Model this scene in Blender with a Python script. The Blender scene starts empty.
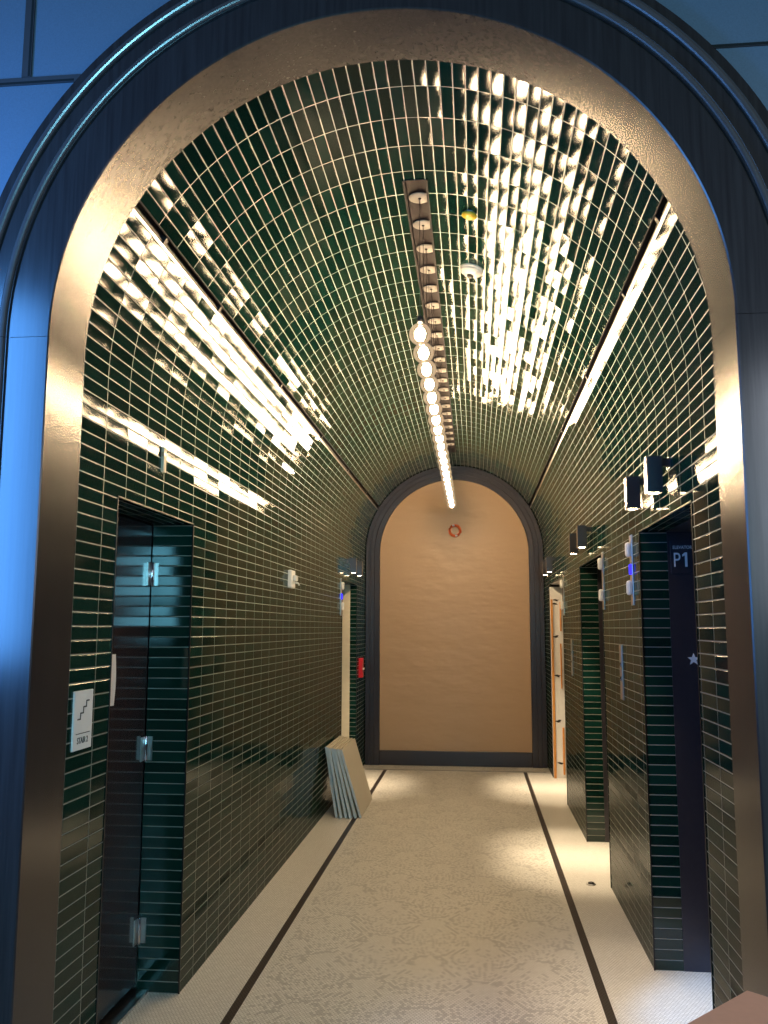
import bpy, bmesh, math, random
from mathutils import Vector, Matrix
random.seed(7)
S = bpy.context.scene
COL = S.collection
PI = math.pi
R = 1.1044          # half width of the corridor and radius of its vault
ZS = 2.5796         # springing height of the vault
YA, YE = 2.8785, 10.95   # corridor runs from the portal to the far arch
TL = 0.208          # tile length
NC = 53             # tile courses up the wall
CH = ZS / NC        # tile course height
NSEG = 72           # tile courses round the vault

# ------------------------------------------------------------------ materials
class NT:
    def __init__(s, name):
        s.m = bpy.data.materials.new(name); s.m.use_nodes = True
        s.t = s.m.node_tree; s.t.nodes.clear()
        s.out = s.n('ShaderNodeOutputMaterial')
    def n(s, typ, **kw):
        nd = s.t.nodes.new(typ)
        for k, v in kw.items(): setattr(nd, k, v)
        return nd
    def put(s, sock, v):
        if hasattr(v, 'is_output'): s.t.links.new(v, sock)
        elif v is not None: sock.default_value = v
    def math(s, op, a, b=None, c=None, clamp=False):
        nd = s.n('ShaderNodeMath', operation=op); nd.use_clamp = clamp
        for i, v in enumerate((a, b, c)): s.put(nd.inputs[i], v)
        return nd.outputs[0]
    def vmath(s, op, a, b=None, scale=None):
        nd = s.n('ShaderNodeVectorMath', operation=op)
        s.put(nd.inputs[0], a); s.put(nd.inputs[1], b)
        if scale is not None: s.put(nd.inputs['Scale'], scale)
        return nd.outputs['Value'] if op in ('DOT_PRODUCT', 'LENGTH', 'DISTANCE') else nd.outputs['Vector']
    def mapr(s, v, a, b, c=0.0, d=1.0, smooth=False):
        nd = s.n('ShaderNodeMapRange'); nd.clamp = True
        if smooth: nd.interpolation_type = 'SMOOTHSTEP'
        s.put(nd.inputs['Value'], v)
        for k, x in zip(('From Min', 'From Max', 'To Min', 'To Max'), (a, b, c, d)): s.put(nd.inputs[k], x)
        return nd.outputs['Result']
    def mix(s, f, a, b):
        nd = s.n('ShaderNodeMix', data_type='RGBA')
        s.put(nd.inputs[0], f); s.put(nd.inputs[6], a); s.put(nd.inputs[7], b)
        return nd.outputs[2]
    def noise(s, vec, scale, detail=2.0, rough=0.5):
        nd = s.n('ShaderNodeTexNoise'); s.put(nd.inputs['Vector'], vec)
        nd.inputs['Scale'].default_value = scale; nd.inputs['Detail'].default_value = detail
        nd.inputs['Roughness'].default_value = rough
        return nd.outputs['Fac']
    def bump(s, h, strength, dist, normal=None):
        nd = s.n('ShaderNodeBump'); s.put(nd.inputs['Height'], h)
        nd.inputs['Strength'].default_value = strength; nd.inputs['Distance'].default_value = dist
        if normal is not None: s.put(nd.inputs['Normal'], normal)
        return nd.outputs[0]
    def sep(s, v):
        nd = s.n('ShaderNodeSeparateXYZ'); s.put(nd.inputs[0], v); return nd.outputs
    def comb(s, x, y, z=0.0):
        nd = s.n('ShaderNodeCombineXYZ')
        for i, v in enumerate((x, y, z)): s.put(nd.inputs[i], v)
        return nd.outputs[0]
    def pos(s): return s.n('ShaderNodeNewGeometry').outputs['Position']
    def obj(s): return s.n('ShaderNodeTexCoord').outputs['Object']
    def bsdf(s, color, rough, metal=0.0, normal=None, spec=None, ior=None, coat=None, aniso=None, tangent=None):
        b = s.n('ShaderNodeBsdfPrincipled')
        s.put(b.inputs['Base Color'], color); s.put(b.inputs['Roughness'], rough); s.put(b.inputs['Metallic'], metal)
        if normal is not None: s.put(b.inputs['Normal'], normal)
        if spec is not None: b.inputs['Specular IOR Level'].default_value = spec
        if ior is not None: b.inputs['IOR'].default_value = ior
        if coat is not None: b.inputs['Coat Weight'].default_value = coat; b.inputs['Coat Roughness'].default_value = 0.05
        s.t.links.new(b.outputs[0], s.out.inputs[0])
        return b

def rgb(r, g, b): return (r, g, b, 1.0)

def simple(name, col, rough, metal=0.0, var=0.12, nscale=30.0, bump=0.0, spec=None):
    t = NT(name); p = t.obj()
    f = t.noise(p, nscale, 3.0)
    c = t.mix(f, rgb(*[x * (1 - var) for x in col]), rgb(*[min(1, x * (1 + var)) for x in col]))
    nrm = t.bump(f, bump, 0.002) if bump else None
    t.bsdf(c, rough, metal, nrm, spec)
    return t.m

def emit(name, col, strength):
    t = NT(name); e = t.n('ShaderNodeEmission')
    e.inputs[0].default_value = rgb(*col); e.inputs[1].default_value = strength
    t.t.links.new(e.outputs[0], t.out.inputs[0]); return t.m

def tile_material():
    t = NT('green_glazed_tile')
    uv = t.n('ShaderNodeUVMap'); uv.uv_map = 'UVMap'
    u, v, _ = t.sep(uv.outputs[0])
    fu, fv = t.math('FRACT', u), t.math('FRACT', v)
    iu, iv = t.math('FLOOR', u), t.math('FLOOR', v)
    dx = t.math('MULTIPLY', t.math('SUBTRACT', 0.5, t.math('ABSOLUTE', t.math('SUBTRACT', fu, 0.5))), TL)
    dy = t.math('MULTIPLY', t.math('SUBTRACT', 0.5, t.math('ABSOLUTE', t.math('SUBTRACT', fv, 0.5))), CH)
    e = t.math('MINIMUM', dx, dy)
    grout = t.mapr(e, 0.0016, 0.0024, 1.0, 0.0)
    wn = t.n('ShaderNodeTexWhiteNoise', noise_dimensions='2D'); t.put(wn.inputs['Vector'], t.comb(iu, iv))
    r = t.sep(wn.outputs['Color'])
    wr = t.n('ShaderNodeTexWhiteNoise', noise_dimensions='1D'); t.put(wr.inputs['W'], t.math('ADD', iv, 0.37)); rw = wr.outputs['Value']
    tan = t.n('ShaderNodeTangent', direction_type='UV_MAP'); tan.uv_map = 'UVMap'
    N = t.n('ShaderNodeNewGeometry').outputs['Normal']
    T = tan.outputs[0]
    B = t.vmath('CROSS_PRODUCT', N, T)
    def tilt(x, k): return t.math('MULTIPLY', t.math('SUBTRACT', x, 0.5), k)
    n1 = t.vmath('ADD', N, t.vmath('SCALE', T, scale=tilt(r[0], 0.026)))
    n1 = t.vmath('NORMALIZE', t.vmath('ADD', n1, t.vmath('SCALE', B, scale=t.math('ADD', tilt(r[1], 0.030), tilt(rw, 0.055)))))
    # pillowed edges and a slightly wavy glaze
    prof = t.mapr(e, 0.0012, 0.0042, 0.0, 1.0, True)
    wav = t.noise(t.pos(), 14.0, 1.0)
    h = t.math('ADD', prof, t.math('MULTIPLY', wav, 0.05))
    nrm = t.bump(h, 1.0, 0.0012, n1)
    shade = t.mix(r[2], rgb(0.002, 0.018, 0.013), rgb(0.005, 0.032, 0.024))
    col = t.mix(grout, shade, rgb(0.24, 0.235, 0.20))
    df = t.n('ShaderNodeBsdfDiffuse'); t.put(df.inputs['Color'], col); t.put(df.inputs['Normal'], nrm)
    gl = t.n('ShaderNodeBsdfGlossy', distribution='BECKMANN'); t.put(gl.inputs['Color'], rgb(1, 1, 1)); t.put(gl.inputs['Normal'], nrm)
    t.put(gl.inputs['Roughness'], t.math('ADD', 0.105, t.math('MULTIPLY', grout, 0.33)))
    lw = t.n('ShaderNodeLayerWeight'); lw.inputs['Blend'].default_value = 0.5; t.put(lw.inputs['Normal'], nrm)
    fz = t.math('POWER', lw.outputs['Facing'], 5.0)
    ff = t.math('ADD', t.math('ADD', 0.042, t.math('MULTIPLY', grout, 0.07)), t.math('MULTIPLY', fz, 0.29))
    mx = t.n('ShaderNodeMixShader'); t.put(mx.inputs[0], ff)
    t.t.links.new(df.outputs[0], mx.inputs[1]); t.t.links.new(gl.outputs[0], mx.inputs[2]); t.t.links.new(mx.outputs[0], t.out.inputs[0])
    return t.m

def floor_material():
    t = NT('cream_hexagon_mosaic')
    p = t.pos(); x, y, _ = t.sep(p)
    K = 0.016
    P = t.comb(t.math('ADD', t.math('DIVIDE', x, K), 400.0), t.math('ADD', t.math('DIVIDE', y, K), 400.0))
    rr = (1.0, 1.7320508, 1.0); hh = (0.5, 0.8660254, 0.5)
    a = t.vmath('SUBTRACT', t.vmath('MODULO', P, rr), hh)
    b = t.vmath('SUBTRACT', t.vmath('MODULO', t.vmath('SUBTRACT', P, hh), rr), hh)
    a = t.vmath('MULTIPLY', a, (1, 1, 0)); b = t.vmath('MULTIPLY', b, (1, 1, 0))
    pick = t.math('LESS_THAN', t.vmath('DOT_PRODUCT', a, a), t.vmath('DOT_PRODUCT', b, b))
    mx = t.n('ShaderNodeMix', data_type='VECTOR'); t.put(mx.inputs[0], pick); t.put(mx.inputs[4], b); t.put(mx.inputs[5], a)
    gv = mx.outputs[1]
    cid = t.vmath('SUBTRACT', P, gv)
    ag = t.vmath('ABSOLUTE', gv); ax = t.sep(ag)[0]
    hd = t.math('MAXIMUM', ax, t.vmath('DOT_PRODUCT', ag, (0.5, 0.8660254, 0)))
    grout = t.mapr(hd, 0.415, 0.46)
    # radiating sprays laid out of darker mosaic pieces, staggered rows
    cx = t.math('MULTIPLY', t.math('SUBTRACT', t.sep(cid)[0], 400.0), K)
    cy = t.math('MULTIPLY', t.math('SUBTRACT', t.sep(cid)[1], 400.0), K)
    def spray(ox, oy, W, H):
        ux = t.math('SUBTRACT', t.math('MULTIPLY', t.math('FRACT', t.math('ADD', t.math('DIVIDE', cx, W), 20 + ox)), W), W / 2)
        uy = t.math('SUBTRACT', t.math('MULTIPLY', t.math('FRACT', t.math('ADD', t.math('DIVIDE', cy, H), 20 + oy)), H), H * 0.22)
        rad = t.math('SQRT', t.math('ADD', t.math('MULTIPLY', ux, ux), t.math('MULTIPLY', uy, uy)))
        ang = t.math('ARCTAN2', ux, t.math('ADD', uy, 0.02))
        ang = t.math('ADD', ang, t.math('MULTIPLY', t.math('MULTIPLY', ang, rad), 0.9))
        N = 22 / PI
        f = t.math('ABSOLUTE', t.math('SUBTRACT', t.math('FRACT', t.math('MULTIPLY', ang, N)), 0.5))
        w = t.math('MULTIPLY', t.math('MULTIPLY', f, rad), PI / 22)
        on = t.math('LESS_THAN', w, 0.0040)
        on = t.math('MULTIPLY', on, t.math('LESS_THAN', rad, 0.34))
        on = t.math('MULTIPLY', on, t.math('GREATER_THAN', rad, 0.07))
        return t.math('MULTIPLY', on, t.math('GREATER_THAN', uy, -0.04))
    sp = t.math('MAXIMUM', spray(0.0, 0.0, 0.54, 0.60), spray(0.5, 0.5, 0.54, 0.60))
    wn = t.n('ShaderNodeTexWhiteNoise', noise_dimensions='2D'); t.put(wn.inputs['Vector'], cid)
    rv = wn.outputs['Value']
    sp = t.math('MULTIPLY', sp, t.math('LESS_THAN', rv, 0.78))
    inside = t.math('LESS_THAN', t.math('ABSOLUTE', x), 0.755)
    sp = t.math('MULTIPLY', sp, inside)
    base = t.mix(rv, rgb(0.70, 0.68, 0.62), rgb(0.80, 0.78, 0.72))
    c = t.mix(t.math('MULTIPLY', sp, 0.42), base, rgb(0.26, 0.25, 0.24))
    edge = t.math('ABSOLUTE', t.math('SUBTRACT', t.math('ABSOLUTE', x), 0.812))
    line = t.math('LESS_THAN', edge, 0.021)
    line = t.math('MULTIPLY', line, t.math('LESS_THAN', y, 10.6))
    c = t.mix(line, c, rgb(0.030, 0.022, 0.020))
    gcol = t.mix(line, rgb(0.36, 0.34, 0.30), rgb(0.02, 0.016, 0.015))
    c = t.mix(grout, c, gcol)
    nrm = t.bump(t.math('SUBTRACT', 1.0, grout), 0.35, 0.001)
    t.bsdf(c, t.math('ADD', 0.33, t.math('MULTIPLY', grout, 0.3)), 0.0, nrm, spec=0.45)
    return t.m

def grain_material(name, c1, c2, rough, metal=0.0, along='z', spec=0.5):
    t = NT(name); p = t.pos()
    sc = {'z': (60, 60, 2.2), 'x': (2.2, 60, 60)}[along]
    q = t.vmath('MULTIPLY', p, sc)
    f = t.noise(q, 1.0, 4.0, 0.6)
    c = t.mix(t.mapr(f, 0.3, 0.7), rgb(*c1), rgb(*c2))
    t.bsdf(c, t.math('ADD', rough, t.math('MULTIPLY', f, 0.04)), metal, None, spec)
    return t.m

M = {}
M['tile'] = tile_material()
M['floor'] = floor_material()
M['casing'] = grain_material('dark_bronze_stained_wood', (0.026, 0.021, 0.022), (0.044, 0.036, 0.037), 0.20, 0.15)
M['slate'] = simple('dark_slate_paint', (0.028, 0.023, 0.029), 0.30, 0.1, 0.1, 8)
M['bead'] = simple('polished_bead_moulding', (0.20, 0.18, 0.18), 0.22, 0.7)
M['door'] = grain_material('dark_stained_door', (0.022, 0.015, 0.017), (0.036, 0.025, 0.027), 0.09, 0.0)
M['jamb'] = simple('dark_elevator_metal', (0.055, 0.050, 0.060), 0.34, 0.5, 0.1, 50)
M['black'] = simple('matt_black_metal', (0.012, 0.011, 0.012), 0.5)
M['slot'] = simple('black_slot_lining', (0.010, 0.009, 0.009), 0.6)
M['trimmetal'] = simple('dark_edge_trim_metal', (0.03, 0.03, 0.032), 0.35, 0.8)
M['silver'] = simple('brushed_silver_metal', (0.55, 0.54, 0.52), 0.28, 1.0)
M['chrome'] = simple('polished_chrome', (0.45, 0.46, 0.50), 0.08, 1.0, 0.04)
M['sconce'] = simple('slate_finish_metal', (0.10, 0.10, 0.115), 0.22, 0.7, 0.05)
M['channel'] = simple('dark_channel_metal', (0.030, 0.023, 0.026), 0.6, 0.0, spec=0.08)
M['disc'] = simple('cream_enamel_disc', (0.50, 0.47, 0.44), 0.4)
M['white'] = simple('white_plastic', (0.78, 0.78, 0.76), 0.4, 0.0, 0.03)
M['board'] = simple('white_board_face', (0.62, 0.57, 0.47), 0.6, 0.0, 0.05)
M['boardedge'] = simple('pale_metal_board_edge', (0.55, 0.60, 0.62), 0.4, 0.2, 0.15, 12)
M['red'] = simple('red_enamel', (0.62, 0.01, 0.02), 0.35)
M['orange'] = simple('orange_plastic', (0.80, 0.13, 0.02), 0.45)
M['yellow'] = simple('yellow_plastic', (0.85, 0.55, 0.04), 0.4)
M['signwhite'] = simple('white_sign_plastic', (0.80, 0.80, 0.78), 0.45, 0.0, 0.02)
M['ink'] = simple('black_sign_ink', (0.015, 0.015, 0.015), 0.5, 0.0, 0.02)
M['paint'] = simple('slate_blue_wall_paint', (0.13, 0.16, 0.22), 0.7, 0.0, 0.18, 220, 0.2)
M['batten'] = simple('dark_brown_batten', (0.06, 0.05, 0.055), 0.5)
M['gap'] = simple('black_joint', (0.006, 0.006, 0.007), 0.8)
M['wood'] = simple('raw_orange_timber', (0.62, 0.27, 0.06), 0.6, 0.0, 0.25, 18)
M['mastic'] = simple('black_mastic', (0.02, 0.018, 0.018), 0.7)
M['cream'] = simple('cream_protective_board', (0.66, 0.58, 0.42), 0.55, 0.0, 0.06)
M['carton'] = simple('brown_cardboard', (0.42, 0.23, 0.15), 0.75, 0.0, 0.08, 60, 0.1)
M['tape'] = simple('tan_parcel_tape', (0.48, 0.33, 0.20), 0.3, 0.0, 0.05)
M['plaster'] = simple('plain_dark_plaster', (0.05, 0.05, 0.055), 0.8)
M['led_blue'] = emit('blue_indicator_light', (0.03, 0.02, 1.0), 3.0)
M['lens'] = emit('lit_downlight_lens', (1.0, 0.72, 0.42), 60.0)
M['filament'] = emit('glowing_filament', (1.0, 0.70, 0.40), 400.0)

def paper_material():
    t = NT('brown_kraft_paper'); p = t.pos()
    f = t.noise(p, 260.0, 2.0); g = t.noise(t.vmath('MULTIPLY', p, (1.0, 1.0, 2.4)), 1.6, 3.0)
    c = t.mix(f, rgb(0.37, 0.235, 0.125), rgb(0.46, 0.30, 0.165))
    nrm = t.bump(t.math('ADD', t.math('MULTIPLY', g, 1.0), t.math('MULTIPLY', f, 0.02)), 0.5, 0.03)
    t.bsdf(c, 0.42, 0.0, nrm, 0.5)
    return t.m
M['paper'] = paper_material()

def globe_material():
    t = NT('clear_bulb_glass')
    tr = t.n('ShaderNodeBsdfTransparent'); gl = t.n('ShaderNodeBsdfGlossy'); gl.inputs['Roughness'].default_value = 0.02
    lw = t.n('ShaderNodeFresnel'); lw.inputs[0].default_value = 1.45
    mx = t.n('ShaderNodeMixShader'); t.t.links.new(lw.outputs[0], mx.inputs[0])
    t.t.links.new(tr.outputs[0], mx.inputs[1]); t.t.links.new(gl.outputs[0], mx.inputs[2])
    em = t.n('ShaderNodeEmission'); em.inputs[0].default_value = rgb(1.0, 0.70, 0.42); em.inputs[1].default_value = 0.12
    ad = t.n('ShaderNodeAddShader'); t.t.links.new(mx.outputs[0], ad.inputs[0]); t.t.links.new(em.outputs[0], ad.inputs[1])
    t.t.links.new(ad.outputs[0], t.out.inputs[0]); return t.m
M['globe'] = globe_material()

# ------------------------------------------------------------------ mesh helpers
class MB:
    def __init__(s): s.v, s.f, s.uv, s.smooth = [], [], [], []
    def face(s, pts, uv=None, smooth=False):
        i = len(s.v); s.v += [tuple(p) for p in pts]; s.f.append(list(range(i, i + len(pts))))
        s.uv.append(uv or [(0, 0)] * len(pts)); s.smooth.append(smooth); return s
    def mesh(s, verts, faces, smooth=False):
        i = len(s.v); s.v += [tuple(p) for p in verts]
        for f in faces:
            s.f.append([i + k for k in f]); s.uv.append([(0, 0)] * len(f)); s.smooth.append(smooth)
        return s
    def box(s, x0, x1, y0, y1, z0, z1, mat=None):
        V = [Vector((x, y, z)) for x in (x0, x1) for y in (y0, y1) for z in (z0, z1)]
        if mat: V = [mat @ p for p in V]
        return s.mesh(V, [(0, 1, 3, 2), (4, 6, 7, 5), (0, 4, 5, 1), (2, 3, 7, 6), (0, 2, 6, 4), (1, 5, 7, 3)])
    def rbox(s, x0, x1, y0, y1, z0, z1, bev, mat=None, seg=2):
        bm = bmesh.new(); bmesh.ops.create_cube(bm, size=1)
        for v in bm.verts:
            v.co = Vector(((x0 + x1) / 2 + v.co.x * (x1 - x0), (y0 + y1) / 2 + v.co.y * (y1 - y0), (z0 + z1) / 2 + v.co.z * (z1 - z0)))
        bmesh.ops.bevel(bm, geom=list(bm.edges), offset=bev, segments=seg, affect='EDGES', profile=0.5)
        bm.verts.index_update()
        V = [(mat @ v.co) if mat else v.co.copy() for v in bm.verts]
        s.mesh(V, [[v.index for v in f.verts] for f in bm.faces]); bm.free(); return s
    def lathe(s, prof, n=24, mat=None, smooth=True):
        # prof: (radius, height) list, revolved about z
        V, F = [], []
        for r, z in prof:
            for k in range(n):
                a = 2 * PI * k / n; V.append(Vector((max(r, 1e-5) * math.cos(a), max(r, 1e-5) * math.sin(a), z)))
        for i in range(len(prof) - 1):
            for k in range(n):
                F.append((i * n + k, i * n + (k + 1) % n, (i + 1) * n + (k + 1) % n, (i + 1) * n + k))
        F.append(tuple(range(n - 1, -1, -1))); F.append(tuple((len(prof) - 1) * n + k for k in range(n)))
        if mat: V = [mat @ p for p in V]
        return s.mesh(V, F, smooth)
    def tube(s, pts, r, n=8, closed=False):
        V, F = [], []; m = len(pts)
        for i, p in enumerate(pts):
            p = Vector(p)
            a = Vector(pts[(i - 1) % m if closed else max(i - 1, 0)]); b = Vector(pts[(i + 1) % m if closed else min(i + 1, m - 1)])
            d = (b - a).normalized(); up = Vector((0, 0, 1)) if abs(d.z) < 0.9 else Vector((1, 0, 0))
            e1 = d.cross(up).normalized(); e2 = d.cross(e1)
            for k in range(n):
                t = 2 * PI * k / n; V.append(p + (e1 * math.cos(t) + e2 * math.sin(t)) * r)
        for i in range(m if closed else m - 1):
            j = (i + 1) % m
            for k in range(n): F.append((i * n + k, i * n + (k + 1) % n, j * n + (k + 1) % n, j * n + k))
        if not closed: F += [tuple(range(n - 1, -1, -1)), tuple((m - 1) * n + k for k in range(n))]
        return s.mesh(V, F, True)
    def build(s, name, mat, parent=None, recalc=True, merge=False):
        me = bpy.data.meshes.new(name); me.from_pydata(s.v, [], s.f)
        ul = me.uv_layers.new(name='UVMap')
        for p, u in zip(me.polygons, s.uv):
            for li, c in zip(p.loop_indices, u): ul.data[li].uv = c
        for p, sm in zip(me.polygons, s.smooth): p.use_smooth = sm
        if recalc or merge:
            bm = bmesh.new(); bm.from_mesh(me)
            if merge: bmesh.ops.remove_doubles(bm, verts=bm.verts, dist=1e-5)
            if recalc: bmesh.ops.recalc_face_normals(bm, faces=bm.faces)
            bm.to_mesh(me); bm.free()
        me.materials.append(mat)
        o = bpy.data.objects.new(name, me); COL.objects.link(o)
        if parent: o.parent = parent; o.matrix_parent_inverse = Matrix.Translation(-parent.location)
        return o

def tag(o, label, cat, group=None):
    o['label'] = label; o['category'] = cat
    if group: o['group'] = group
    return o
def thing(name, loc, label, cat, group=None):
    o = bpy.data.objects.new(name, None); COL.objects.link(o); o.location = loc; o.empty_display_size = 0.1
    return tag(o, label, cat, group)
def struct(o, label=None, cat=None):
    o['kind'] = 'structure'
    if label: o['label'] = label; o['category'] = cat
    return o
def struct_root(name, loc, label, cat):
    return struct(thing(name, loc, label, cat))

def text_mesh(body, size):
    cu = bpy.data.curves.new('lettering_source', 'FONT'); cu.body = body; cu.size = size; cu.align_x = 'CENTER'; cu.extrude = 0.0006
    ob = bpy.data.objects.new('lettering_source', cu); COL.objects.link(ob)
    bpy.context.view_layer.update()
    me = bpy.data.meshes.new_from_object(ob.evaluated_get(bpy.context.evaluated_depsgraph_get()))
    bpy.data.objects.remove(ob); bpy.data.curves.remove(cu)
    return me
def lettering(name, body, size, mat, world, parent, sx=1.0):
    me = text_mesh(body, size); me.transform(world @ Matrix.Diagonal((sx, 1, 1, 1)))
    me.materials.clear(); me.materials.append(mat)
    o = bpy.data.objects.new(name, me); COL.objects.link(o)
    if parent: o.parent = parent; o.matrix_parent_inverse = Matrix.Translation(-parent.location)
    return o

# ------------------------------------------------------------------ the corridor shell
OPEN_R = [(3.53, 4.66), (6.04, 7.28), (8.73, 10.28)]
OPEN_L = [(3.215, 4.14), (9.02, 10.18)]
ZH = 2.152          # head height of all openings
DEP = 0.14          # tiled depth of elevator reveals
SDEP = 0.20         # tiled depth of the stair recess

def tiled_wall(name, x, openings, depth, label):
    m = MB(); sgn = 1 if x > 0 else -1
    def q(y0, y1, z0, z1):
        m.face([(x, y0, z0), (x, y1, z0), (x, y1, z1), (x, y0, z1)],
               [((yy - YA) / TL + 40 * (sgn + 1), zz / CH) for yy, zz in ((y0, z0), (y1, z0), (y1, z1), (y0, z1))])
    ys = [YA]
    for a, b in openings: q(ys[-1], a, 0, ZH); q(a, b, ZH, ZS); ys.append(b)
    q(ys[-1], YE + 0.1, 0, ZH)
    prev = YA
    for a, b in openings: q(prev, a, ZH, ZS); prev = b
    q(prev, YE + 0.1, ZH, ZS)
    for k, (a, b) in enumerate(openings):
        d = depth[k]; xo = x + sgn * d
        for yy, off in ((a, 3.02), (b, 7.02)):                    # jamb returns, one tile deep
            m.face([(x, yy, 0), (xo, yy, 0), (xo, yy, ZH), (x, yy, ZH)], [(off + k * 11, 0), (off + .96 + k * 11, 0), (off + .96 + k * 11, ZH / CH), (off + k * 11, ZH / CH)])
        m.face([(x, a, ZH), (xo, a, ZH), (xo, b, ZH), (x, b, ZH)], [(.3, 99), (.3, 99 + d / CH), (.3 + (b - a) / TL, 99 + d / CH), (.3 + (b - a) / TL, 99)])
    o = m.build(name, M['tile'], recalc=False)
    # every face must look into the corridor or its recess
    me = o.data; bm = bmesh.new(); bm.from_mesh(me)
    for f in bm.faces:
        n, c = f.normal, f.calc_center_median()
        want = None
        if abs(n.x) > .9: want = -sgn * n.x
        elif abs(n.z) > .9: want = -n.z
        else:
            mid = min(((a + b) / 2 for a, b in openings), key=lambda t: abs(t - c.y)); want = (mid - c.y) * n.y
        if want < 0: f.normal_flip()
    bm.to_mesh(me); bm.free()
    return struct(o, label, 'wall')
tiled_wall('wall_left', -R, OPEN_L, [SDEP, 0.08], 'left corridor wall of dark green glazed tile')
tiled_wall('wall_right', R, OPEN_R, [DEP, DEP, 0.02], 'right corridor wall of dark green glazed tile')

CH0, CH1 = 3.79, 10.10       # light channel let into the crown
m = MB(); SLOT = 12; PROUD = 5.2
def vp(k, y): a = PI * k / NSEG; return (R * math.cos(a), y, ZS + R * math.sin(a))
def vq(k, y0, y1):
    P4 = [Vector(q) for q in (vp(k, y0), vp(k, y1), vp(k + 1, y1), vp(k + 1, y0))]
    if k == SLOT - 1:                                              # this course is laid with its lower edge proud
        c = (P4[0] + P4[2]) / 2; q = Matrix.Rotation(math.radians(-PROUD), 3, 'Y'); c.y = 0
        P4 = [q @ (v - c) + c for v in P4]
    m.face(P4,
           [((y0 - YA) / TL, 200 + k), ((y1 - YA) / TL, 200 + k), ((y1 - YA) / TL, 201 + k), ((y0 - YA) / TL, 201 + k)])
for k in range(NSEG):
    if k in (SLOT, NSEG - 1 - SLOT): continue
    if k in (NSEG // 2 - 1, NSEG // 2): vq(k, YA, CH0); vq(k, CH1, YE + .1)
    else: vq(k, YA, YE + .1)
vault = m.build('ceiling', M['tile'], recalc=False)
bm = bmesh.new(); bm.from_mesh(vault.data)
for f in bm.faces:
    c = f.calc_center_median()
    if Vector((c.x, 0, c.z - ZS)).dot(f.normal) > 0: f.normal_flip()
bm.to_mesh(vault.data); bm.free()
struct(vault, 'barrel vault of dark green glazed tile over the corridor', 'ceiling')

m = MB(); m.box(-3.2, 3.2, -1.5, 11.3, -0.08, 0.0)
struct(m.build('floor', M['floor']), 'cream hexagon mosaic floor with dark border lines', 'floor')

# outer shell behind the tiles, so no light leaks in
m = MB(); m.box(-1.75, -1.70, YA, 11.3, 0, 2.8); m.box(1.70, 1.75, YA, 11.3, 0, 2.8)
struct(m.build('wall_outer', M['plaster']))
m = MB(); m.box(-1.75, 1.75, 11.09, 11.3, 0, 3.9)
struct(m.build('wall_back', M['plaster']))
m = MB(); m.box(-1.75, 1.75, YA, 11.3, 3.78, 3.86)
m.box(-1.75, -1.115, YA, 11.3, 2.76, 2.82); m.box(1.115, 1.75, YA, 11.3, 2.76, 2.82)
struct(m.build('ceiling_outer', M['plaster']))

# thin dark edge trim round each opening
def opening_trim(name, x, a, b):
    m = MB(); s = 1 if x > 0 else -1; w, d = 0.006, 0.003
    x0, x1 = sorted((x - s * d, x + s * 0.004))
    m.box(x0, x1, a, a + w, 0, ZH); m.box(x0, x1, b - w, b, 0, ZH); m.box(x0, x1, a, b, ZH - w, ZH)
    return struct(m.build(name, M['trimmetal']))
n = 3
for a, b in OPEN_L: opening_trim(f'trim_{n}', -R, a, b); n += 1
for a, b in OPEN_R: opening_trim(f'trim_{n}', R, a, b); n += 1

# ------------------------------------------------------------------ arched casings
def sweep(m, prof, mode, n=180, zfoot=0.0, gap=0.0, xo=0.0):
    rows = []
    if mode == 'arch':
        for i in range(n + 1):
            a = PI * i / n; rows.append([(xo + r * math.cos(a), y, ZS + gap + r * math.sin(a)) for r, y in prof])
    else:
        s = 1 if mode == 'right' else -1
        for z in (zfoot, ZS - gap): rows.append([(xo + s * r, y, z) for r, y in prof])
    k = len(prof); V = [p for row in rows for p in row]; F = []
    for i in range(len(rows) - 1):
        for j in range(k): F.append((i * k + j, i * k + (j + 1) % k, (i + 1) * k + (j + 1) % k, (i + 1) * k + j))
    F += [tuple(range(k)), tuple((len(rows) - 1) * k + j for j in range(k))]
    return m.mesh(V, F)
YF, RP, XP = 2.614, 1.0690, -0.035
RE = 0.924
def bead(rc, rad, y, n=8): return [(rc - rad * math.cos(PI * i / n), y - rad * math.sin(PI * i / n)) for i in range(n + 1)]
body = [(RP, YA), (RP, YF + .004), (RP + .004, YF), (1.200, YF), (1.203, YF + .008), (1.209, YF + .008), (1.212, YF),
        (1.284, YF), (1.287, YF + .006), (1.291, YF + .006), (1.294, YF), (1.352, YF), (1.352, YF + .012), (1.362, YF + .012), (1.362, YA), (1.18, YA)]
for k, (mode, nm) in enumerate((('left', 'jamb'), ('right', 'jamb'), ('arch', 'arch'))):
    root = struct_root(f'trim_{[1, 2, 9][k]}', {'left': (-1, YF, 0), 'right': (1, YF, 0), 'arch': (0, YF, ZS)}[mode],
                       {'left': 'left upright of the dark bronze portal casing', 'right': 'right upright of the dark bronze portal casing',
                        'arch': 'semicircular dark bronze portal casing over the entrance'}[mode], 'trim')
    m = MB(); sweep(m, body, mode, gap=0.0008, xo=XP); m.build('casing', M['casing'], root)
    for rc, rad in ((1.228, .013), (1.308, .015)):
        m = MB(); sweep(m, bead(rc, rad, YF), mode, gap=0.0008, xo=XP); b = m.build('bead_moulding', M['bead'], root)
        b['label'] = 'raised polished bead'

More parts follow.
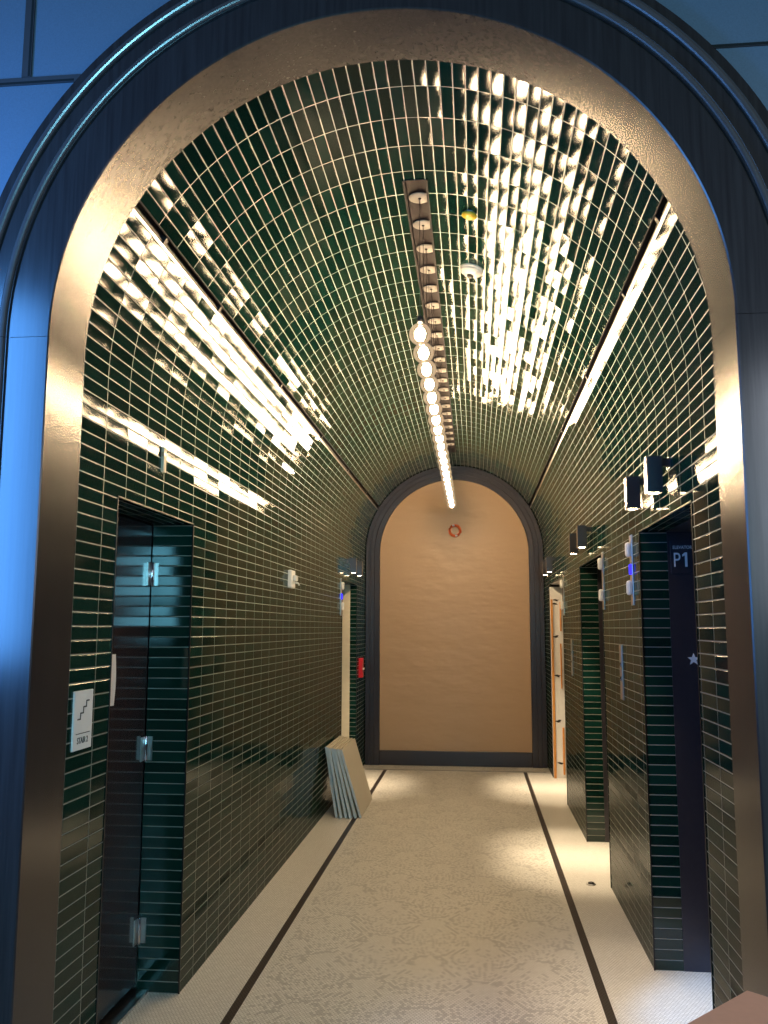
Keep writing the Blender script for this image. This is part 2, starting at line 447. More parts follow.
endp = [(RE, 11.07), (RE, 10.953), (RE + .004, 10.95), (0.985, 10.95), (0.99, 10.942), (1.04, 10.942), (1.045, 10.95), (1.097, 10.95), (1.097, 11.07)]
root = struct_root('trim_10', (0, 10.95, 0), 'dark arched frame at the far end of the corridor', 'trim')
for mode in ('left', 'right', 'arch'):
    m = MB(); sweep(m, endp, mode); m.build('frame_upright' if mode != 'arch' else 'frame_arch', M['slate'], root)
m = MB(); m.rbox(-RE + .001, RE - .001, 10.955, 11.07, 0.001, 0.174, 0.006); m.build('bottom_rail', M['slate'], root)
m = MB(); m.box(-1.05, 1.05, 10.60, 10.64, 0.0, 0.004)
struct(m.build('trim_11', simple('grey_threshold_strip', (0.30, 0.29, 0.27), 0.5)), 'thin grey strip across the floor before the far arch', 'trim')

pts = [(-RE + .002, .175), (RE - .002, .175)] + [((RE - .002) * math.cos(PI * i / 48), ZS + (RE - .002) * math.sin(PI * i / 48)) for i in range(49)]
k = len(pts); V = [(x, 10.98, z) for x, z in pts] + [(x, 11.00, z) for x, z in pts]
m = MB(); m.mesh(V, [tuple(range(k)), tuple(range(2 * k - 1, k - 1, -1))] + [(i, (i + 1) % k, k + (i + 1) % k, k + i) for i in range(k)])
tag(m.build('paper_screen', M['paper']), 'tall arched screen of brown kraft paper filling the far arch', 'screen')
root = thing('ring_fitting', (0.018, 10.97, 2.858), 'small orange ring high on the brown paper screen', 'fitting')
m = MB(); m.tube([(0.018 + .066 * math.cos(2 * PI * i / 28), 10.965, 2.858 + .066 * math.sin(2 * PI * i / 28)) for i in range(28)], .017, 10, True)
m.build('ring', M['orange'], root)
for a in (1.85, -1.3):
    x, z = 0.018 + .066 * math.cos(a), 2.858 + .066 * math.sin(a)
    m = MB(); m.rbox(x - .014, x + .014, 10.942, 10.970, z - .010, z + .010, .003); c = m.build('clip', M['white'], root); c['label'] = 'white clip'

# ------------------------------------------------------------------ front wall of the outer lobby
def arch_wall(y0, y1, rad, half, top, xo):
    m = MB(); n = 48
    inner = [(rad, 0.0), (rad, ZS)] + [(rad * math.cos(PI * i / n), ZS + rad * math.sin(PI * i / n)) for i in range(1, n)] + [(-rad, ZS), (-rad, 0.0)]
    outer = []
    for x, z in inner:
        if z <= ZS: outer.append((half if x > 0 else -half, z))
        else:
            dx, dz = x, z - ZS; t = min(half / abs(dx) if abs(dx) > 1e-6 else 1e9, (top - ZS) / dz); outer.append((dx * t, ZS + dz * t))
    k = len(inner)
    V = [(x, y0, z) for x, z in inner] + [(x, y0, z) for x, z in outer] + [(x, y1, z) for x, z in inner] + [(x, y1, z) for x, z in outer]
    F = []
    for i in range(k - 1):
        F += [(i, i + 1, k + i + 1, k + i), (2 * k + i, 3 * k + i, 3 * k + i + 1, 2 * k + i + 1), (i, 2 * k + i, 2 * k + i + 1, i + 1), (k + i, k + i + 1, 3 * k + i + 1, 3 * k + i)]
    m.mesh([(x + xo, y, z) for x, y, z in V], F)
    # the corners the fan leaves open
    for s in (1, -1):
        m.box(min(s * half, s * half * .999), max(s * half, s * half * .999), y0, y1, top - .01, top)
    return m
WY = YF + .03
struct(arch_wall(WY, YA - .005, 1.361, 3.4, 4.5, XP).build('wall_front', M['paint']), 'slate blue panelled wall around the portal', 'wall')
def batten(name, x0, x1, z0, z1, gx0, gx1, gz0, gz1, label):
    r = struct_root(name, ((x0 + x1) / 2, WY, z0), label, 'trim')
    m = MB(); m.box(x0, x1, WY - .008, WY + .002, z0, z1); m.build('batten', M['batten'], r)
    m = MB(); m.box(gx0, gx1, WY - .0085, WY - .0005, gz0, gz1); m.build('joint', M['gap'], r)
batten('trim_12', -1.262, -1.230, 3.505, 4.45, -1.240, -1.232, 3.507, 4.45, 'dark upright batten on the blue wall above the portal, left of it')
batten('trim_13', -3.2, -1.052, 3.478, 3.503, -3.2, -1.075, 3.480, 3.488, 'dark level batten on the blue wall left of the portal arch')
batten('trim_14', .960, 3.2, 3.455, 3.465, .965, 3.2, 3.4555, 3.4645, 'thin dark level joint on the blue wall right of the portal arch')

# ------------------------------------------------------------------ stair door
XD = -R - SDEP
root = struct_root('door_1', (XD - .02, 3.68, 0), 'dark stained stair door deep in the tiled recess of the left wall', 'door')
m = MB(); m.rbox(XD - .050, XD - .004, 3.220, 4.135, 0.035, ZH - .01, .003); m.build('door_leaf', M['door'], root)
m = MB(); m.box(XD - .07, XD + .012, 3.215, 3.228, 0, ZH); m.box(XD - .07, XD - .052, 3.215, 4.14, 0, ZH); m.build('door_frame', M['black'], root)
m = MB(); m.box(XD - .05, XD + .055, 3.216, 4.139, 0.0, 0.012); t_ = m.build('threshold', M['silver'], root); t_['label'] = 'pale metal threshold'
for z in (1.906, 1.084, 0.268):
    m = MB(); m.box(XD - .004, XD - .001, 4.085, 4.125, z - .055, z + .055)
    m.box(XD - .001, XD + .034, 4.1355, 4.1395, z - .055, z + .055)
    h = m.build('hinge', M['silver'], root); h['label'] = 'silver hinge leaves'
    m = MB(); m.lathe([(.0075, -.058), (.0085, -.056), (.0085, .056), (.0075, .058)], 14, Matrix.Translation((XD + .004, 4.130, z))); m.build('hinge_pin', M['chrome'], h)
root = thing('paper_notice', (XD, 3.62, 1.32), 'narrow white notice on the dark stair door', 'notice')
m = MB()
for i in range(6):
    z0, z1 = 1.320 + i * .036, 1.320 + (i + 1) * .036
    b0, b1 = .004 + .005 * math.sin(i / 6 * PI), .004 + .005 * math.sin((i + 1) / 6 * PI)
    m.mesh([(XD + b0, 3.585, z0), (XD + b0 + .016, 3.695, z0), (XD + b1 + .016, 3.695, z1), (XD + b1, 3.585, z1)] +
           [(XD + b0 - .002, 3.585, z0), (XD + b0 + .014, 3.695, z0), (XD + b1 + .014, 3.695, z1), (XD + b1 - .002, 3.585, z1)],
           [(0, 1, 2, 3), (7, 6, 5, 4), (0, 4, 5, 1), (1, 5, 6, 2), (2, 6, 7, 3), (3, 7, 4, 0)])
m.build('sheet', M['signwhite'], root)
m = MB(); m.box(XD - .003, XD + .024, 3.60, 3.64, 1.312, 1.338); tp = m.build('tape', simple('blue_tape', (.05, .08, .3), .5), root); tp['label'] = 'blue tape strip'

# stair sign on the left wall
root = thing('wall_sign', (-R, 2.99, 1.34), 'white STAIR 2 sign with a step symbol on the green tile', 'sign')
m = MB(); m.rbox(-R - .002, -R + .006, 2.916, 3.064, 1.234, 1.434, .002); m.build('plate', M['signwhite'], root)
# a sign on the left wall reads with +y to the right and z up, facing +x
W = Matrix(((0, 0, 1, -R + .0065), (1, 0, 0, 0), (0, 1, 0, 0), (0, 0, 0, 1)))
def onwall(y, z): return Matrix(((0, 0, 1, -R + .0065), (1, 0, 0, y), (0, 1, 0, z), (0, 0, 0, 1)))
m = MB(); y, z = 2.944, 1.338; sx, sz = .022, .020
for i in range(4):
    m.box(-R + .006, -R + .0072, y, y + sx, z - .0022, z + .0022)
    if i < 3: m.box(-R + .006, -R + .0072, y + sx - .0022, y + sx + .0022, z - .0022, z + sz + .0022)
    y += sx; z += sz
m.build('stair_symbol', M['ink'], root)
m = MB(); m.box(-R + .006, -R + .0072, 2.936, 3.044, 1.288, 1.2905); m.build('rule_line', M['ink'], root)
lettering('lettering', 'STAIR 2', .030, M['ink'], onwall(2.990, 1.256), root, 0.85)

# tan tag on the left wall above the stair door
P = (-R, 3.685, 2.33)
root = thing('wall_tag', P, 'small tan tag sticking out of the tile above the stair door', 'tag')
m = MB(); m.rbox(-R - .002, -R + .012, 3.668, 3.702, 2.325, 2.435, .002); m.build('tag_strip', M['cream'], root)
m = MB(); m.box(-R - .003, -R + .0135, 3.664, 3.706, 2.392, 2.412); m.build('tape', M['tape'], root)

# alarm strobe on the left wall
root = thing('alarm_strobe', (-R, 6.42, 2.0), 'white alarm strobe box halfway along the left tiled wall', 'alarm')
m = MB(); m.rbox(-R - .003, -R + .030, 6.34, 6.47, 1.940, 2.072, .008); m.build('housing', M['white'], root)
m = MB(); m.rbox(-R + .028, -R + .058, 6.37, 6.44, 1.99, 2.035, .010); m.build('strobe_lens', simple('strobe_lens_plastic', (.7, .72, .72), .15), root)
m = MB(); m.tube([(-R + .03, 6.455, 1.983), (-R + .05, 6.475, 1.980), (-R + .055, 6.49, 1.966)], .006); m.build('lever', M['white'], root)

# ------------------------------------------------------------------ elevator entrances
def elevator_r(name, a, b, label):
    root = struct_root(name, (1.45, (a + b) / 2, 0), label, 'door')
    X0, X1 = R + DEP, 1.48
    m = MB(); m.box(X0, X1, b - .004, b + .06, 0.001, ZH); m.box(X0, X1, a - .06, a + .004, 0.001, ZH); m.box(X0, X1, a + .004, b - .004, ZH - .004, ZH + .06)
    m.build('door_frame', M['jamb'], root)
    mid = (a + b) / 2
    for y0, y1, xx in ((a - .03, mid + .02, 1.495), (mid - .02, b + .03, 1.52)):
        m = MB(); m.rbox(xx, xx + .02, y0, y1, 0.008, ZH + .03, .002); m.build('door_panel', M['jamb'], root)
    m = MB(); m.box(1.46, 1.57, a, b, 0.0, 0.008); sl = m.build('sill', M['silver'], root); sl['label'] = 'grooved metal sill'
    return root
elevator_r('door_2', *OPEN_R[0], 'dark metal elevator entrance nearest the portal on the right wall')
elevator_r('door_3', *OPEN_R[1], 'dark metal elevator entrance in the middle of the right wall')

def on_jamb(x, z, y): return Matrix(((1, 0, 0, x), (0, 0, -1, y), (0, 1, 0, z), (0, 0, 0, 1)))
yj = OPEN_R[0][1] - .004
root = thing('elevator_sign', (1.316, yj, 2.0), 'dark plate reading ELEVATOR P1 on the nearest elevator jamb', 'sign')
m = MB(); m.rbox(1.258, 1.378, yj - .004, yj + .001, 1.93, 2.10, .001); m.build('plate', M['jamb'], root)
lettering('lettering', 'P', .106, M['signwhite'], on_jamb(1.288, 1.966, yj - .0048), root, 0.72)
m = MB(); g1 = [(1.316, 2.018), (1.316, 2.029), (1.330, 2.040), (1.341, 2.040), (1.341, 1.966), (1.329, 1.966), (1.329, 2.024)]; k = len(g1)
m.mesh([(x, yj - .0054, z) for x, z in g1] + [(x, yj - .0042, z) for x, z in g1], [tuple(range(k)), tuple(range(2 * k - 1, k - 1, -1))] + [(i, (i + 1) % k, k + (i + 1) % k, k + i) for i in range(k)])
m.build('lettering', M['signwhite'], root)
lettering('lettering', 'ELEVATOR', .024, M['signwhite'], on_jamb(1.318, 2.058, yj - .0048), root, 0.85)
def star(m, cx, cz, r, y0, y1):
    pts = [((r if i % 2 == 0 else r * .42) * math.sin(PI * i / 5) + cx, (r if i % 2 == 0 else r * .42) * math.cos(PI * i / 5) + cz) for i in range(10)]
    V = [(x, y0, z) for x, z in pts] + [(x, y1, z) for x, z in pts] + [(cx, y0, cz), (cx, y1, cz)]
    F = [(i, (i + 1) % 10, 20) for i in range(10)] + [(10 + (i + 1) % 10, 10 + i, 21) for i in range(10)] + [(i, 10 + i, 10 + (i + 1) % 10, (i + 1) % 10) for i in range(10)]
    m.mesh(V, F)
m = MB(); star(m, 1.352, 1.497, .032, yj - .003, yj + .001)
tag(m.build('star_plate', M['signwhite']), 'white five-pointed star on the jamb below the P1 sign', 'sign')

# the unfinished entrance at the far right: white boards edged with raw timber
a, b = OPEN_R[2]
root = struct_root('door_4', (1.25, b, 0), 'unfinished far right elevator opening lined with white board', 'door')
m = MB(); m.box(1.44, 1.48, a - .05, b + .05, 0.0, 2.3); m.box(R + .02, 1.48, a - .06, a - .003, 0, ZH); m.build('backing', M['plaster'], root)
m = MB(); m.box(R + .004, 1.44, b - .03, b - .002, 0.001, ZH - .03); m.build('board', M['white'], root)
for x, z0, z1, w in ((R + .008, 0.0, 1.18, .026), (R + .010, 1.18, 1.98, .022), (1.215, .04, .55, .020), (1.211, .98, 1.48, .014), (1.215, 1.62, 1.95, .016)):
    m = MB(); m.rbox(x, x + w, b - .055, b - .029, max(z0, .001), z1, .002); w_ = m.build('stud', M['wood'], root); w_['label'] = 'raw orange timber strip'
for x, z in ((1.165, 1.93), (1.170, 1.56), (1.180, 1.12), (1.175, .62), (1.190, .16), (1.18, 1.97)):
    m = MB()
    pl = [(x + .030 * math.cos(t) * (1 + .5 * math.sin(3 * t + x * 90)), z + .013 * math.sin(t) * (1 + .4 * math.cos(2 * t + z * 7))) for t in [2 * PI * i / 14 for i in range(14)]]
    m.mesh([(px, b - .033, pz) for px, pz in pl] + [(px, b - .029, pz) for px, pz in pl], [tuple(range(14)), tuple(range(27, 13, -1))] + [(i, 14 + i, 14 + (i + 1) % 14, (i + 1) % 14) for i in range(14)])
    d_ = m.build('mastic_dab', M['mastic'], root); d_['label'] = 'black dab of mastic'
m = MB(); m.box(R + .02, 1.44, a, b, ZH - .001, ZH + .05); m.build('head_board', M['white'], root)

# the entrance at the far left, lined with cream board
a, b = OPEN_L[1]
root = struct_root('door_5', (-1.3, b, 0), 'far left elevator opening lined with cream board', 'door')
m = MB(); m.box(-1.48, -R - .08, b - .004, b + .05, 0.001, ZH); m.build('lining', M['cream'], root)
m = MB(); m.box(-1.52, -1.48, a - .05, b + .05, 0.0, ZH + .05); m.box(-1.48, -R - .08, a - .05, a + .002, 0, ZH); m.box(-1.48, -R - .08, a, b, ZH - .002, ZH + .05)
m.build('door_frame', M['jamb'], root)

# ------------------------------------------------------------------ sconces over the entrances
def sconce(s, y, zb, label, group, watts=150):
    x = s * R; xc = x - s * .070; h = .033
    root = thing('wall_sconce', (x, y, zb), label, 'wall light', group)
    m = MB(); m.rbox(min(x + s * .002, x - s * .006), max(x + s * .002, x - s * .006), y - .030, y + .030, zb + .105, zb + .160, .002); m.build('backplate', M['sconce'], root)
    m = MB(); x0, x1 = sorted((x - s * .004, xc + s * .02)); m.rbox(x0, x1, y - .016, y + .016, zb + .118, zb + .152, .002); m.build('arm', M['sconce'], root)
    m = MB()
    V = []; w = .004
    for zz in (zb, zb + .160):
        for dx, dy in ((-h, -h), (h, -h), (h, h), (-h, h)): V.append((xc + dx, y + dy, zz))
    for dx, dy in ((-h + w, -h + w), (h - w, -h + w), (h - w, h - w), (-h + w, h - w)): V.append((xc + dx, y + dy, zb))
    for dx, dy in ((-h + w, -h + w), (h - w, -h + w), (h - w, h - w), (-h + w, h - w)): V.append((xc + dx, y + dy, zb + .02))
    F = [(4, 5, 6, 7)] + [(i, (i + 1) % 4, 4 + (i + 1) % 4, 4 + i) for i in range(4)] + [(i, 8 + i, 8 + (i + 1) % 4, (i + 1) % 4) for i in range(4)] + \
        [(8 + i, 12 + i, 12 + (i + 1) % 4, 8 + (i + 1) % 4) for i in range(4)] + [(12, 13, 14, 15)]
    m.mesh(V, F); tb = m.build('lamp_tube', M['sconce'], root)
    m = MB(); m.lathe([(.020, -.004), (.022, 0.0), (.022, .010)], 16, Matrix.Translation((xc, y, zb + .004)))
    l = m.build('lens', M['lens'], root); l['label'] = 'glowing warm lens'
    ld = bpy.data.lights.new('downlight', 'SPOT'); ld.energy = watts; ld.color = (1.0, .78, .52); ld.spot_size = .72; ld.spot_blend = .9; ld.shadow_soft_size = .02
    lo = bpy.data.objects.new('downlight', ld); COL.objects.link(lo); lo.location = (xc, y, zb - .008)
for (ys, nm) in (((3.895, 4.415), 'nearest elevator opening on the right'), ((6.51, 7.055), 'middle elevator opening on the right'), ((9.35, 9.88), 'far right opening lined with white board')):
    for y, wh in zip(ys, ('nearer to the portal', 'farther from the portal')):
        sconce(1, y, 2.235, f'square metal sconce above the {nm}, {wh}', 'sconces over the elevators', 70 if y < 5 else 210)
for y, wh in ((9.35, 'nearer to the portal'), (9.85, 'farther from the portal')):
    sconce(-1, y, 2.235, f'square metal sconce above the far left opening, {wh}', 'sconces over the elevators')

def indicator(s, y, led, label):
    x = s * R
    root = thing('elevator_indicator', (x, y, 1.77), label, 'indicator', 'elevator indicators')
    def bx(d0, d1, y0, y1, z0, z1, bv):
        a_, b_ = sorted((x - s * d0, x - s * d1)); m = MB(); m.rbox(a_, b_, y0, y1, z0, z1, bv); return m
    bx(-.002, .006, y - .035, y + .035, 1.775, 2.155, .002).build('backplate', M['silver'], root)
    for z in (1.83, 2.037):
        bx(.004, .034, y - .022, y + .022, z, z + .080, .014).build('arrow_pad', M['white'], root)
    if led:
        q = bx(.004, .016, y - .012, y + .012, 1.942, 1.997, .003).build('blue_light', M['led_blue'], root); q['label'] = 'lit blue indicator'
indicator(1, 4.89, True, 'white elevator indicator with a lit blue light beyond the nearest opening')
indicator(1, 5.97, False, 'white elevator indicator beside the middle right elevator opening')
indicator(1, 8.62, False, 'white elevator indicator beside the far right opening')
indicator(-1, 8.93, True, 'elevator indicator with a lit blue light beside the far left opening')

def call_panel(y, label):
    root = thing('call_panel', (R, y, 1.2), label, 'call panel', 'elevator call panels')
    m = MB(); m.rbox(R - .006, R + .002, y - .045, y + .045, 1.240, 1.558, .002); m.build('plate', M['silver'], root)
    for z in (1.36, 1.44):
        m = MB(); m.lathe([(.014, 0), (.014, .006), (.011, .008)], 18, Matrix.Translation((R - .005, y, z)) @ Matrix.Rotation(-PI / 2, 4, 'Y')); m.build('button', M['chrome'], root)
call_panel(5.34, 'slim silver call panel on the right wall between nearest and middle elevators')
call_panel(8.0, 'slim silver call panel on the right wall past the middle elevator')

root = thing('fire_alarm_pull', (-R, 10.42, 1.07), 'red fire alarm pull station low on the left before the far arch', 'alarm')
m = MB(); m.rbox(-R - .003, -R + .045, 10.36, 10.48, 1.075, 1.30, .006); m.build('housing', M['red'], root)
m = MB(); m.rbox(-R + .043, -R + .060, 10.38, 10.46, 1.165, 1.19, .004); m.build('pull_handle', M['white'], root)

# ------------------------------------------------------------------ ceiling fittings
root = thing('light_channel', (0, (CH0 + CH1) / 2, 3.5), 'long dark ceiling channel holding the pendant bulbs', 'light channel')
CW = R * math.sin(PI / NSEG); zc = ZS + R * math.cos(PI / NSEG)
m = MB()
m.box(-CW - .004, -CW, CH0, CH1, zc - .004, zc + .052); m.box(CW, CW + .004, CH0, CH1, zc - .004, zc + .052)
m.box(-CW, CW, CH0, CH1, zc + .048, zc + .052); m.box(-CW, CW, CH0 - .004, CH0, zc - .004, zc + .052); m.box(-CW, CW, CH1, CH1 + .004, zc - .004, zc + .052)
m.build('channel', M['channel'], root)
for s in (1, -1):
    m = MB(); x0, x1 = sorted((s * (CW - .001), s * (CW + .010))); m.box(x0, x1, CH0 - .006, CH1 + .006, zc - .0075, zc - .0045); m.build('rim', M['channel'], root)

NB = 21; PY, PS, ZB = 4.035, 0.290, 3.035
ordn = ['first', 'second', 'third', 'fourth', 'fifth', 'sixth', 'seventh', 'eighth', 'ninth', 'tenth', 'eleventh', 'twelfth', 'thirteenth', 'fourteenth', 'fifteenth',
        'sixteenth', 'seventeenth', 'eighteenth', 'nineteenth', 'twentieth', 'twenty-first', 'twenty-second']
def sphere_prof(r, z, n=14, a0=0.0, a1=PI): return [(r * math.sin(a0 + (a1 - a0) * i / n), z - r * math.cos(a0 + (a1 - a0) * i / n)) for i in range(n + 1)]
def make_pendant():
    root = thing('pendant_bulb', (0, 0, 0), '', 'pendant light')
    m = MB(); m.lathe([(.052, 3.718), (.053, 3.720), (.053, 3.723), (.022, 3.727), (.012, 3.7295), (.012, 3.7305)], 28); m.build('ceiling_disc', M['disc'], root)
    m = MB(); m.lathe([(.007, 3.714), (.008, 3.722)], 10); m.lathe([(.0016, ZB + .09), (.0016, 3.716)], 6); m.build('cord', M['black'], root)
    m = MB(); m.lathe([(.0145, ZB + .056), (.016, ZB + .060), (.016, ZB + .082), (.010, ZB + .090), (.004, ZB + .093)], 18); m.build('socket', M['black'], root)
    m = MB(); m.lathe(sphere_prof(.053, ZB, 16, 0, PI * .88) + [(.0155, ZB + .053), (.0135, ZB + .060)], 24); g = m.build('glass_globe', M['globe'], root)
    m = MB(); m.lathe([(.002, ZB - .034), (.014, ZB - .030), (.024, ZB - .014), (.026, ZB + .004), (.018, ZB + .024), (.002, ZB + .034)], 14); m.build('filament', M['filament'], g)
    return root
proto = make_pendant()
def dup(root):
    r = root.copy(); COL.objects.link(r)
    for ch in list(root.children):
        c = ch.copy(); COL.objects.link(c); c.parent = r
        for g in ch.children:
            d = g.copy(); COL.objects.link(d); d.parent = c
    return r
pend = [proto] + [dup(proto) for _ in range(NB - 1)]
for i, r in enumerate(pend):
    r.location = (0.008, PY + PS * i, 0)
    where = 'nearest the portal' if i == 0 else 'nearest the far arch' if i == NB - 1 else f'{ordn[i]} in the row from the portal'
    tag(r, f'lit globe bulb hanging from the ceiling channel, {where}', 'pendant light', 'row of pendant bulbs')

def slot(side, label):
    root = thing('slot_diffuser', (side * .94, 6.8, 3.15), label, 'slot diffuser')
    k = SLOT + .5; a = PI * k / NSEG
    rad = Vector((side * math.cos(a), 0, math.sin(a))); tng = Vector((-side * math.sin(a), 0, math.cos(a)))
    o = Vector((side * R * math.cos(a) * math.cos(PI / NSEG / 2), 0, ZS + R * math.sin(a) * math.cos(PI / NSEG / 2)))
    hw = R * math.sin(PI / NSEG / 2)
    MT = Matrix(((tng.x, 0, rad.x, o.x), (0, 1, 0, 0), (tng.z, 0, rad.z, o.z), (0, 0, 0, 1)))
    m = MB(); y0, y1 = YA, YE
    m.box(-hw, -hw + .003, y0, y1, -.001, .05, MT); m.box(hw - .003, hw, y0, y1, -.001, .05, MT); m.box(-hw + .003, hw - .003, y0, y1, .046, .05, MT)
    m.build('channel', M['slot'], root)
    m = MB(); m.box(-hw, -hw + .011, y0, y1, -.003, -.001, MT); m.build('flange', M['silver'], root)
    m = MB(); m.box(hw - .005, hw, y0, y1, -.003, -.001, MT); m.build('flange', M['channel'], root)
    m = MB(); m.box(-.004, .003, y0, y1, .012, .045, MT); m.build('vane', M['black'], root)
    for yj in (3.2, 3.95, 5.3, 6.8, 8.3, 9.7):
        m = MB(); m.box(-hw + .004, hw - .004, yj - .012, yj + .012, .002, .030, MT); m.build('bridge', M['black'], root)
slot(-1, 'long dark slot in the left side of the tiled vault')
slot(1, 'long dark slot in the right side of the tiled vault')

def vault_mount(x, y):
    a = math.acos(x / R); nrm = Vector((-math.cos(a), 0, -math.sin(a)))
    q = Vector((0, 0, 1)).rotation_difference(nrm).to_matrix().to_4x4()
    return Matrix.Translation((R * .9985 * math.cos(a), y, ZS + R * .9985 * math.sin(a))) @ q
MT = vault_mount(.258, 4.75); P = MT.translation
root = thing('smoke_detector', P, 'round white smoke detector on the vault right of the bulbs', 'detector')
m = MB(); m.lathe([(.066, -.002), (.068, .004), (.066, .014)], 28, MT); m.build('base', M['white'], root)
m = MB(); m.lathe([(.064, .014), (.060, .026), (.040, .038), (.022, .041)], 28, MT); m.build('cover', M['white'], root)
m = MB(); m.lathe([(.020, .0405), (.020, .048), (.014, .052)], 20, MT); m.build('sensor', M['black'], root)
MT = vault_mount(.250, 4.08); P = MT.translation
root = thing('sprinkler_head', P, 'yellow capped sprinkler on the vault between portal and smoke detector', 'sprinkler')
m = MB(); m.lathe([(.028, -.002), (.028, .003), (.020, .005)], 22, MT); m.build('escutcheon', M['silver'], root)
m = MB(); m.lathe([(.030, .006), (.037, .010), (.037, .018), (.022, .026), (.006, .028)], 22, MT); m.build('cap', M['yellow'], root)

# ------------------------------------------------------------------ things on the floor
for i in range(6):
    f = i / 5
    xb = -.985 + .215 * f; xt = -1.083 + .135 * f                  # foot and head of each leaning board
    zt = .603 - .005 * i; d = Vector((xt - xb, 0, zt)); L = d.length; d.normalize()
    nrm = Vector((d.z, 0, -d.x)); th = .024 if i < 5 else .020
    yo = [.02, 0, .012, -.006, .006, .016][i]
    MT = Matrix(((nrm.x, 0, d.x, xb), (0, 1, 0, 7.90 + yo), (nrm.z, 0, d.z, th * max(0, -nrm.z) + .0005), (0, 0, 0, 1)))
    names = ['against the tiled wall', 'second from the wall', 'third from the wall', 'fourth from the wall', 'fifth from the wall', 'outermost and facing the corridor']
    root = thing('leaning_board', (xb, 7.9, 0), f'pale flat board leaning in a stack on the left, {names[i]}', 'board', 'boards leaning on the left wall')
    m = MB(); m.rbox(.002, th - .001, .004, .85, .003, L - .003, .001, MT); m.build('panel_face', M['board'], root)
    m = MB()
    m.box(0, th, 0, .005, 0, L, MT)
    m.box(.003, th - .004, -.004, .0, .0, L * .46, MT); m.box(.003, th - .004, -.004, .0, L * .50, L, MT)
    m.build('edge_channel', M['boardedge'], root)

root = thing('floor_stud', (.985, 6.10, 0), 'small metal stud on the floor before the middle right elevator', 'floor stud')
m = MB(); m.lathe([(.030, .0005), (.031, .004), (.028, .007)], 20, Matrix.Translation((.985, 6.10, 0))); m.build('base_ring', M['silver'], root)
m = MB(); m.lathe([(.020, .006), (.018, .014), (.008, .018)], 16, Matrix.Translation((.985, 6.10, 0))); m.build('dome', M['black'], root)
root = thing('cardboard_box', (.8, 1.6, 0), 'brown cardboard box in the near right corner before the portal', 'box')
BZ = .90
ux, uy = Vector((-.68, -.733, 0)), Vector((.733, -.68, 0))
MT = Matrix(((ux.x, uy.x, 0, .81), (ux.y, uy.y, 0, 2.028), (0, 0, 1, 0), (0, 0, 0, 1)))
LX, LY = .46, .36
m = MB(); t4 = .005
m.box(0, LX, 0, t4, 0.001, BZ - .006, MT); m.box(0, LX, LY - t4, LY, 0.001, BZ - .006, MT); m.box(0, t4, t4, LY - t4, 0.001, BZ - .006, MT); m.box(LX - t4, LX, t4, LY - t4, 0.001, BZ - .006, MT)
m.box(t4, LX - t4, t4, LY - t4, 0.001, .007, MT); m.build('carton', M['carton'], root)
for y0, y1 in ((.0005, LY / 2 - .001), (LY / 2 + .001, LY - .0005)):
    m = MB(); m.rbox(.0005, LX - .0005, y0, y1, BZ - .0055, BZ, .0015, MT); m.build('flap', M['carton'], root)
m = MB(); m.box(-.0006, LX + .0006, LY / 2 - .024, LY / 2 + .024, BZ, BZ + .0006, MT); tp = m.build('tape', M['tape'], root); tp['label'] = 'tan parcel tape'

# ------------------------------------------------------------------ light of the place, with added fills
def area(name, loc, aim, sx, sy, col, w, spread=PI):
    ld = bpy.data.lights.new(name, 'AREA'); ld.shape = 'RECTANGLE'; ld.size = sx; ld.size_y = sy; ld.energy = w; ld.color = col; ld.spread = spread
    o = bpy.data.objects.new(name, ld); COL.objects.link(o); o.location = loc
    o.rotation_euler = (Vector(aim) - Vector(loc)).to_track_quat('-Z', 'Y').to_euler(); return o
def spot(name, loc, aim, w, col, size, blend=.6, soft=.08):
    ld = bpy.data.lights.new(name, 'SPOT'); ld.energy = w; ld.color = col; ld.spot_size = size; ld.spot_blend = blend; ld.shadow_soft_size = soft
    o = bpy.data.objects.new(name, ld); COL.objects.link(o); o.location = loc
    o.rotation_euler = (Vector(aim) - Vector(loc)).to_track_quat('-Z', 'Y').to_euler(); return o
area('blue_lobby_light', (-2.0, 1.45, 2.35), (-1.22, 2.6, 2.3), .45, 1.7, (.09, .36, 1.0), 46, math.radians(140))
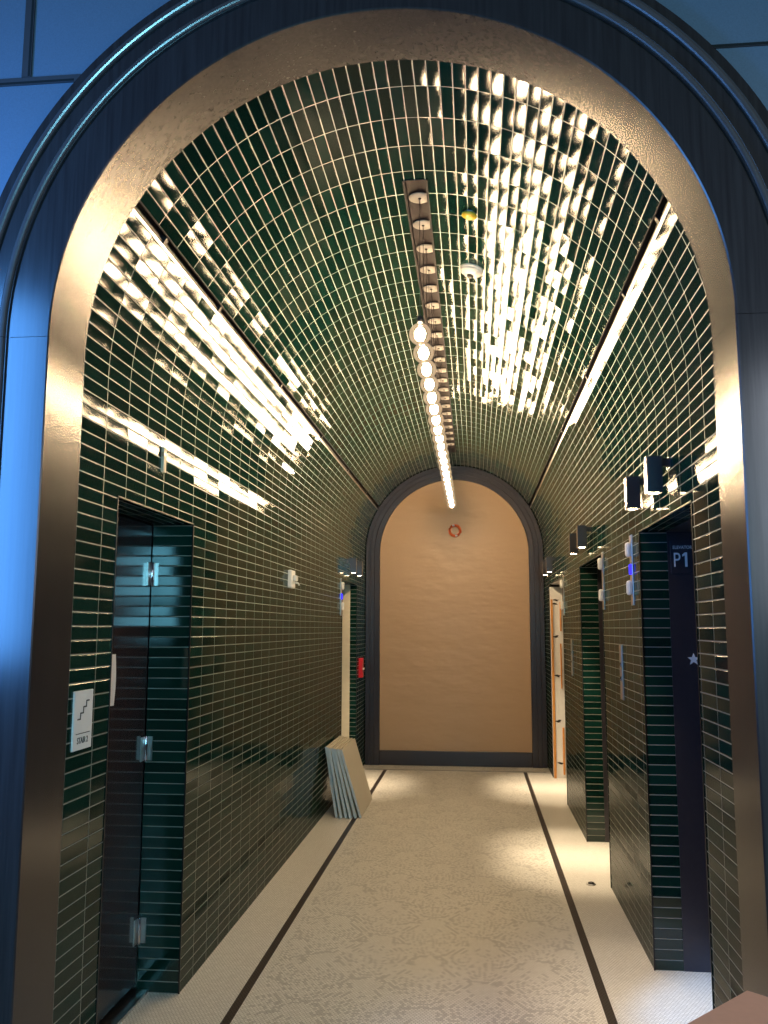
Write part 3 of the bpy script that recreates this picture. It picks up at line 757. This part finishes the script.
area('lobby_window_light', (1.25, -3.2, 2.25), (-.6, 3.0, 2.1), 1.0, 1.1, (.22, .74, 1.0), 150)
area('casing_fill_light', (2.0, .9, 2.3), (1.22, 2.6, 1.6), .6, 1.2, (.80, .88, 1.0), 11, math.radians(120))  # neutral fill without a known source, added to lift the right casing face
spot('box_fill_spot', (.85, 1.75, 3.4), (.80, 1.8, .9), 38, (1.0, .80, .66), .55, .8)  # warm fill added only to brighten the cardboard box
spot('floor_pool_spot', (-1.3, .4, 2.9), (1.25, 4.25, 0), 1900, (.20, .50, 1.0), .13, .9)  # added unseen beam that makes the bluish pool on the right floor
W = bpy.data.worlds.new('lobby_ambient'); S.world = W; W.use_nodes = True
bg = W.node_tree.nodes['Background']; bg.inputs[0].default_value = (.52, .42, .50, 1); bg.inputs[1].default_value = .11

# ------------------------------------------------------------------ camera
F_PX, YAW, PITCH, ROLL, CX, CZ = 880.81, .1021, .1311, .0023, .251, 1.65
cy, sy, cp, sp_ = math.cos(YAW), math.sin(YAW), math.cos(PITCH), math.sin(PITCH)
Fv = Vector((-sy * cp, cy * cp, sp_)); Rv = Vector((cy, sy, 0)); Uv = Rv.cross(Fv)
R2 = Rv * math.cos(ROLL) + Uv * math.sin(ROLL); U2 = Uv * math.cos(ROLL) - Rv * math.sin(ROLL)
cam = bpy.data.cameras.new('camera'); co = bpy.data.objects.new('camera', cam); COL.objects.link(co)
cam.sensor_fit = 'VERTICAL'; cam.sensor_height = 24.0; cam.lens = F_PX / 1024 * 24.0; cam.clip_start = .02; cam.clip_end = 60
co.matrix_world = Matrix(((R2.x, U2.x, -Fv.x, CX), (R2.y, U2.y, -Fv.y, 0), (R2.z, U2.z, -Fv.z, CZ), (0, 0, 0, 1)))
S.camera = co
S.view_settings.view_transform = 'Standard'; S.view_settings.look = 'None'
S.view_settings.exposure = 0.0; S.view_settings.gamma = 1.0; S.view_settings.use_curve_mapping = False
S.cycles.use_denoising = True
S.cycles.sample_clamp_indirect = 6.0
S.cycles.max_bounces = 10; S.cycles.glossy_bounces = 6; S.cycles.transparent_max_bounces = 24
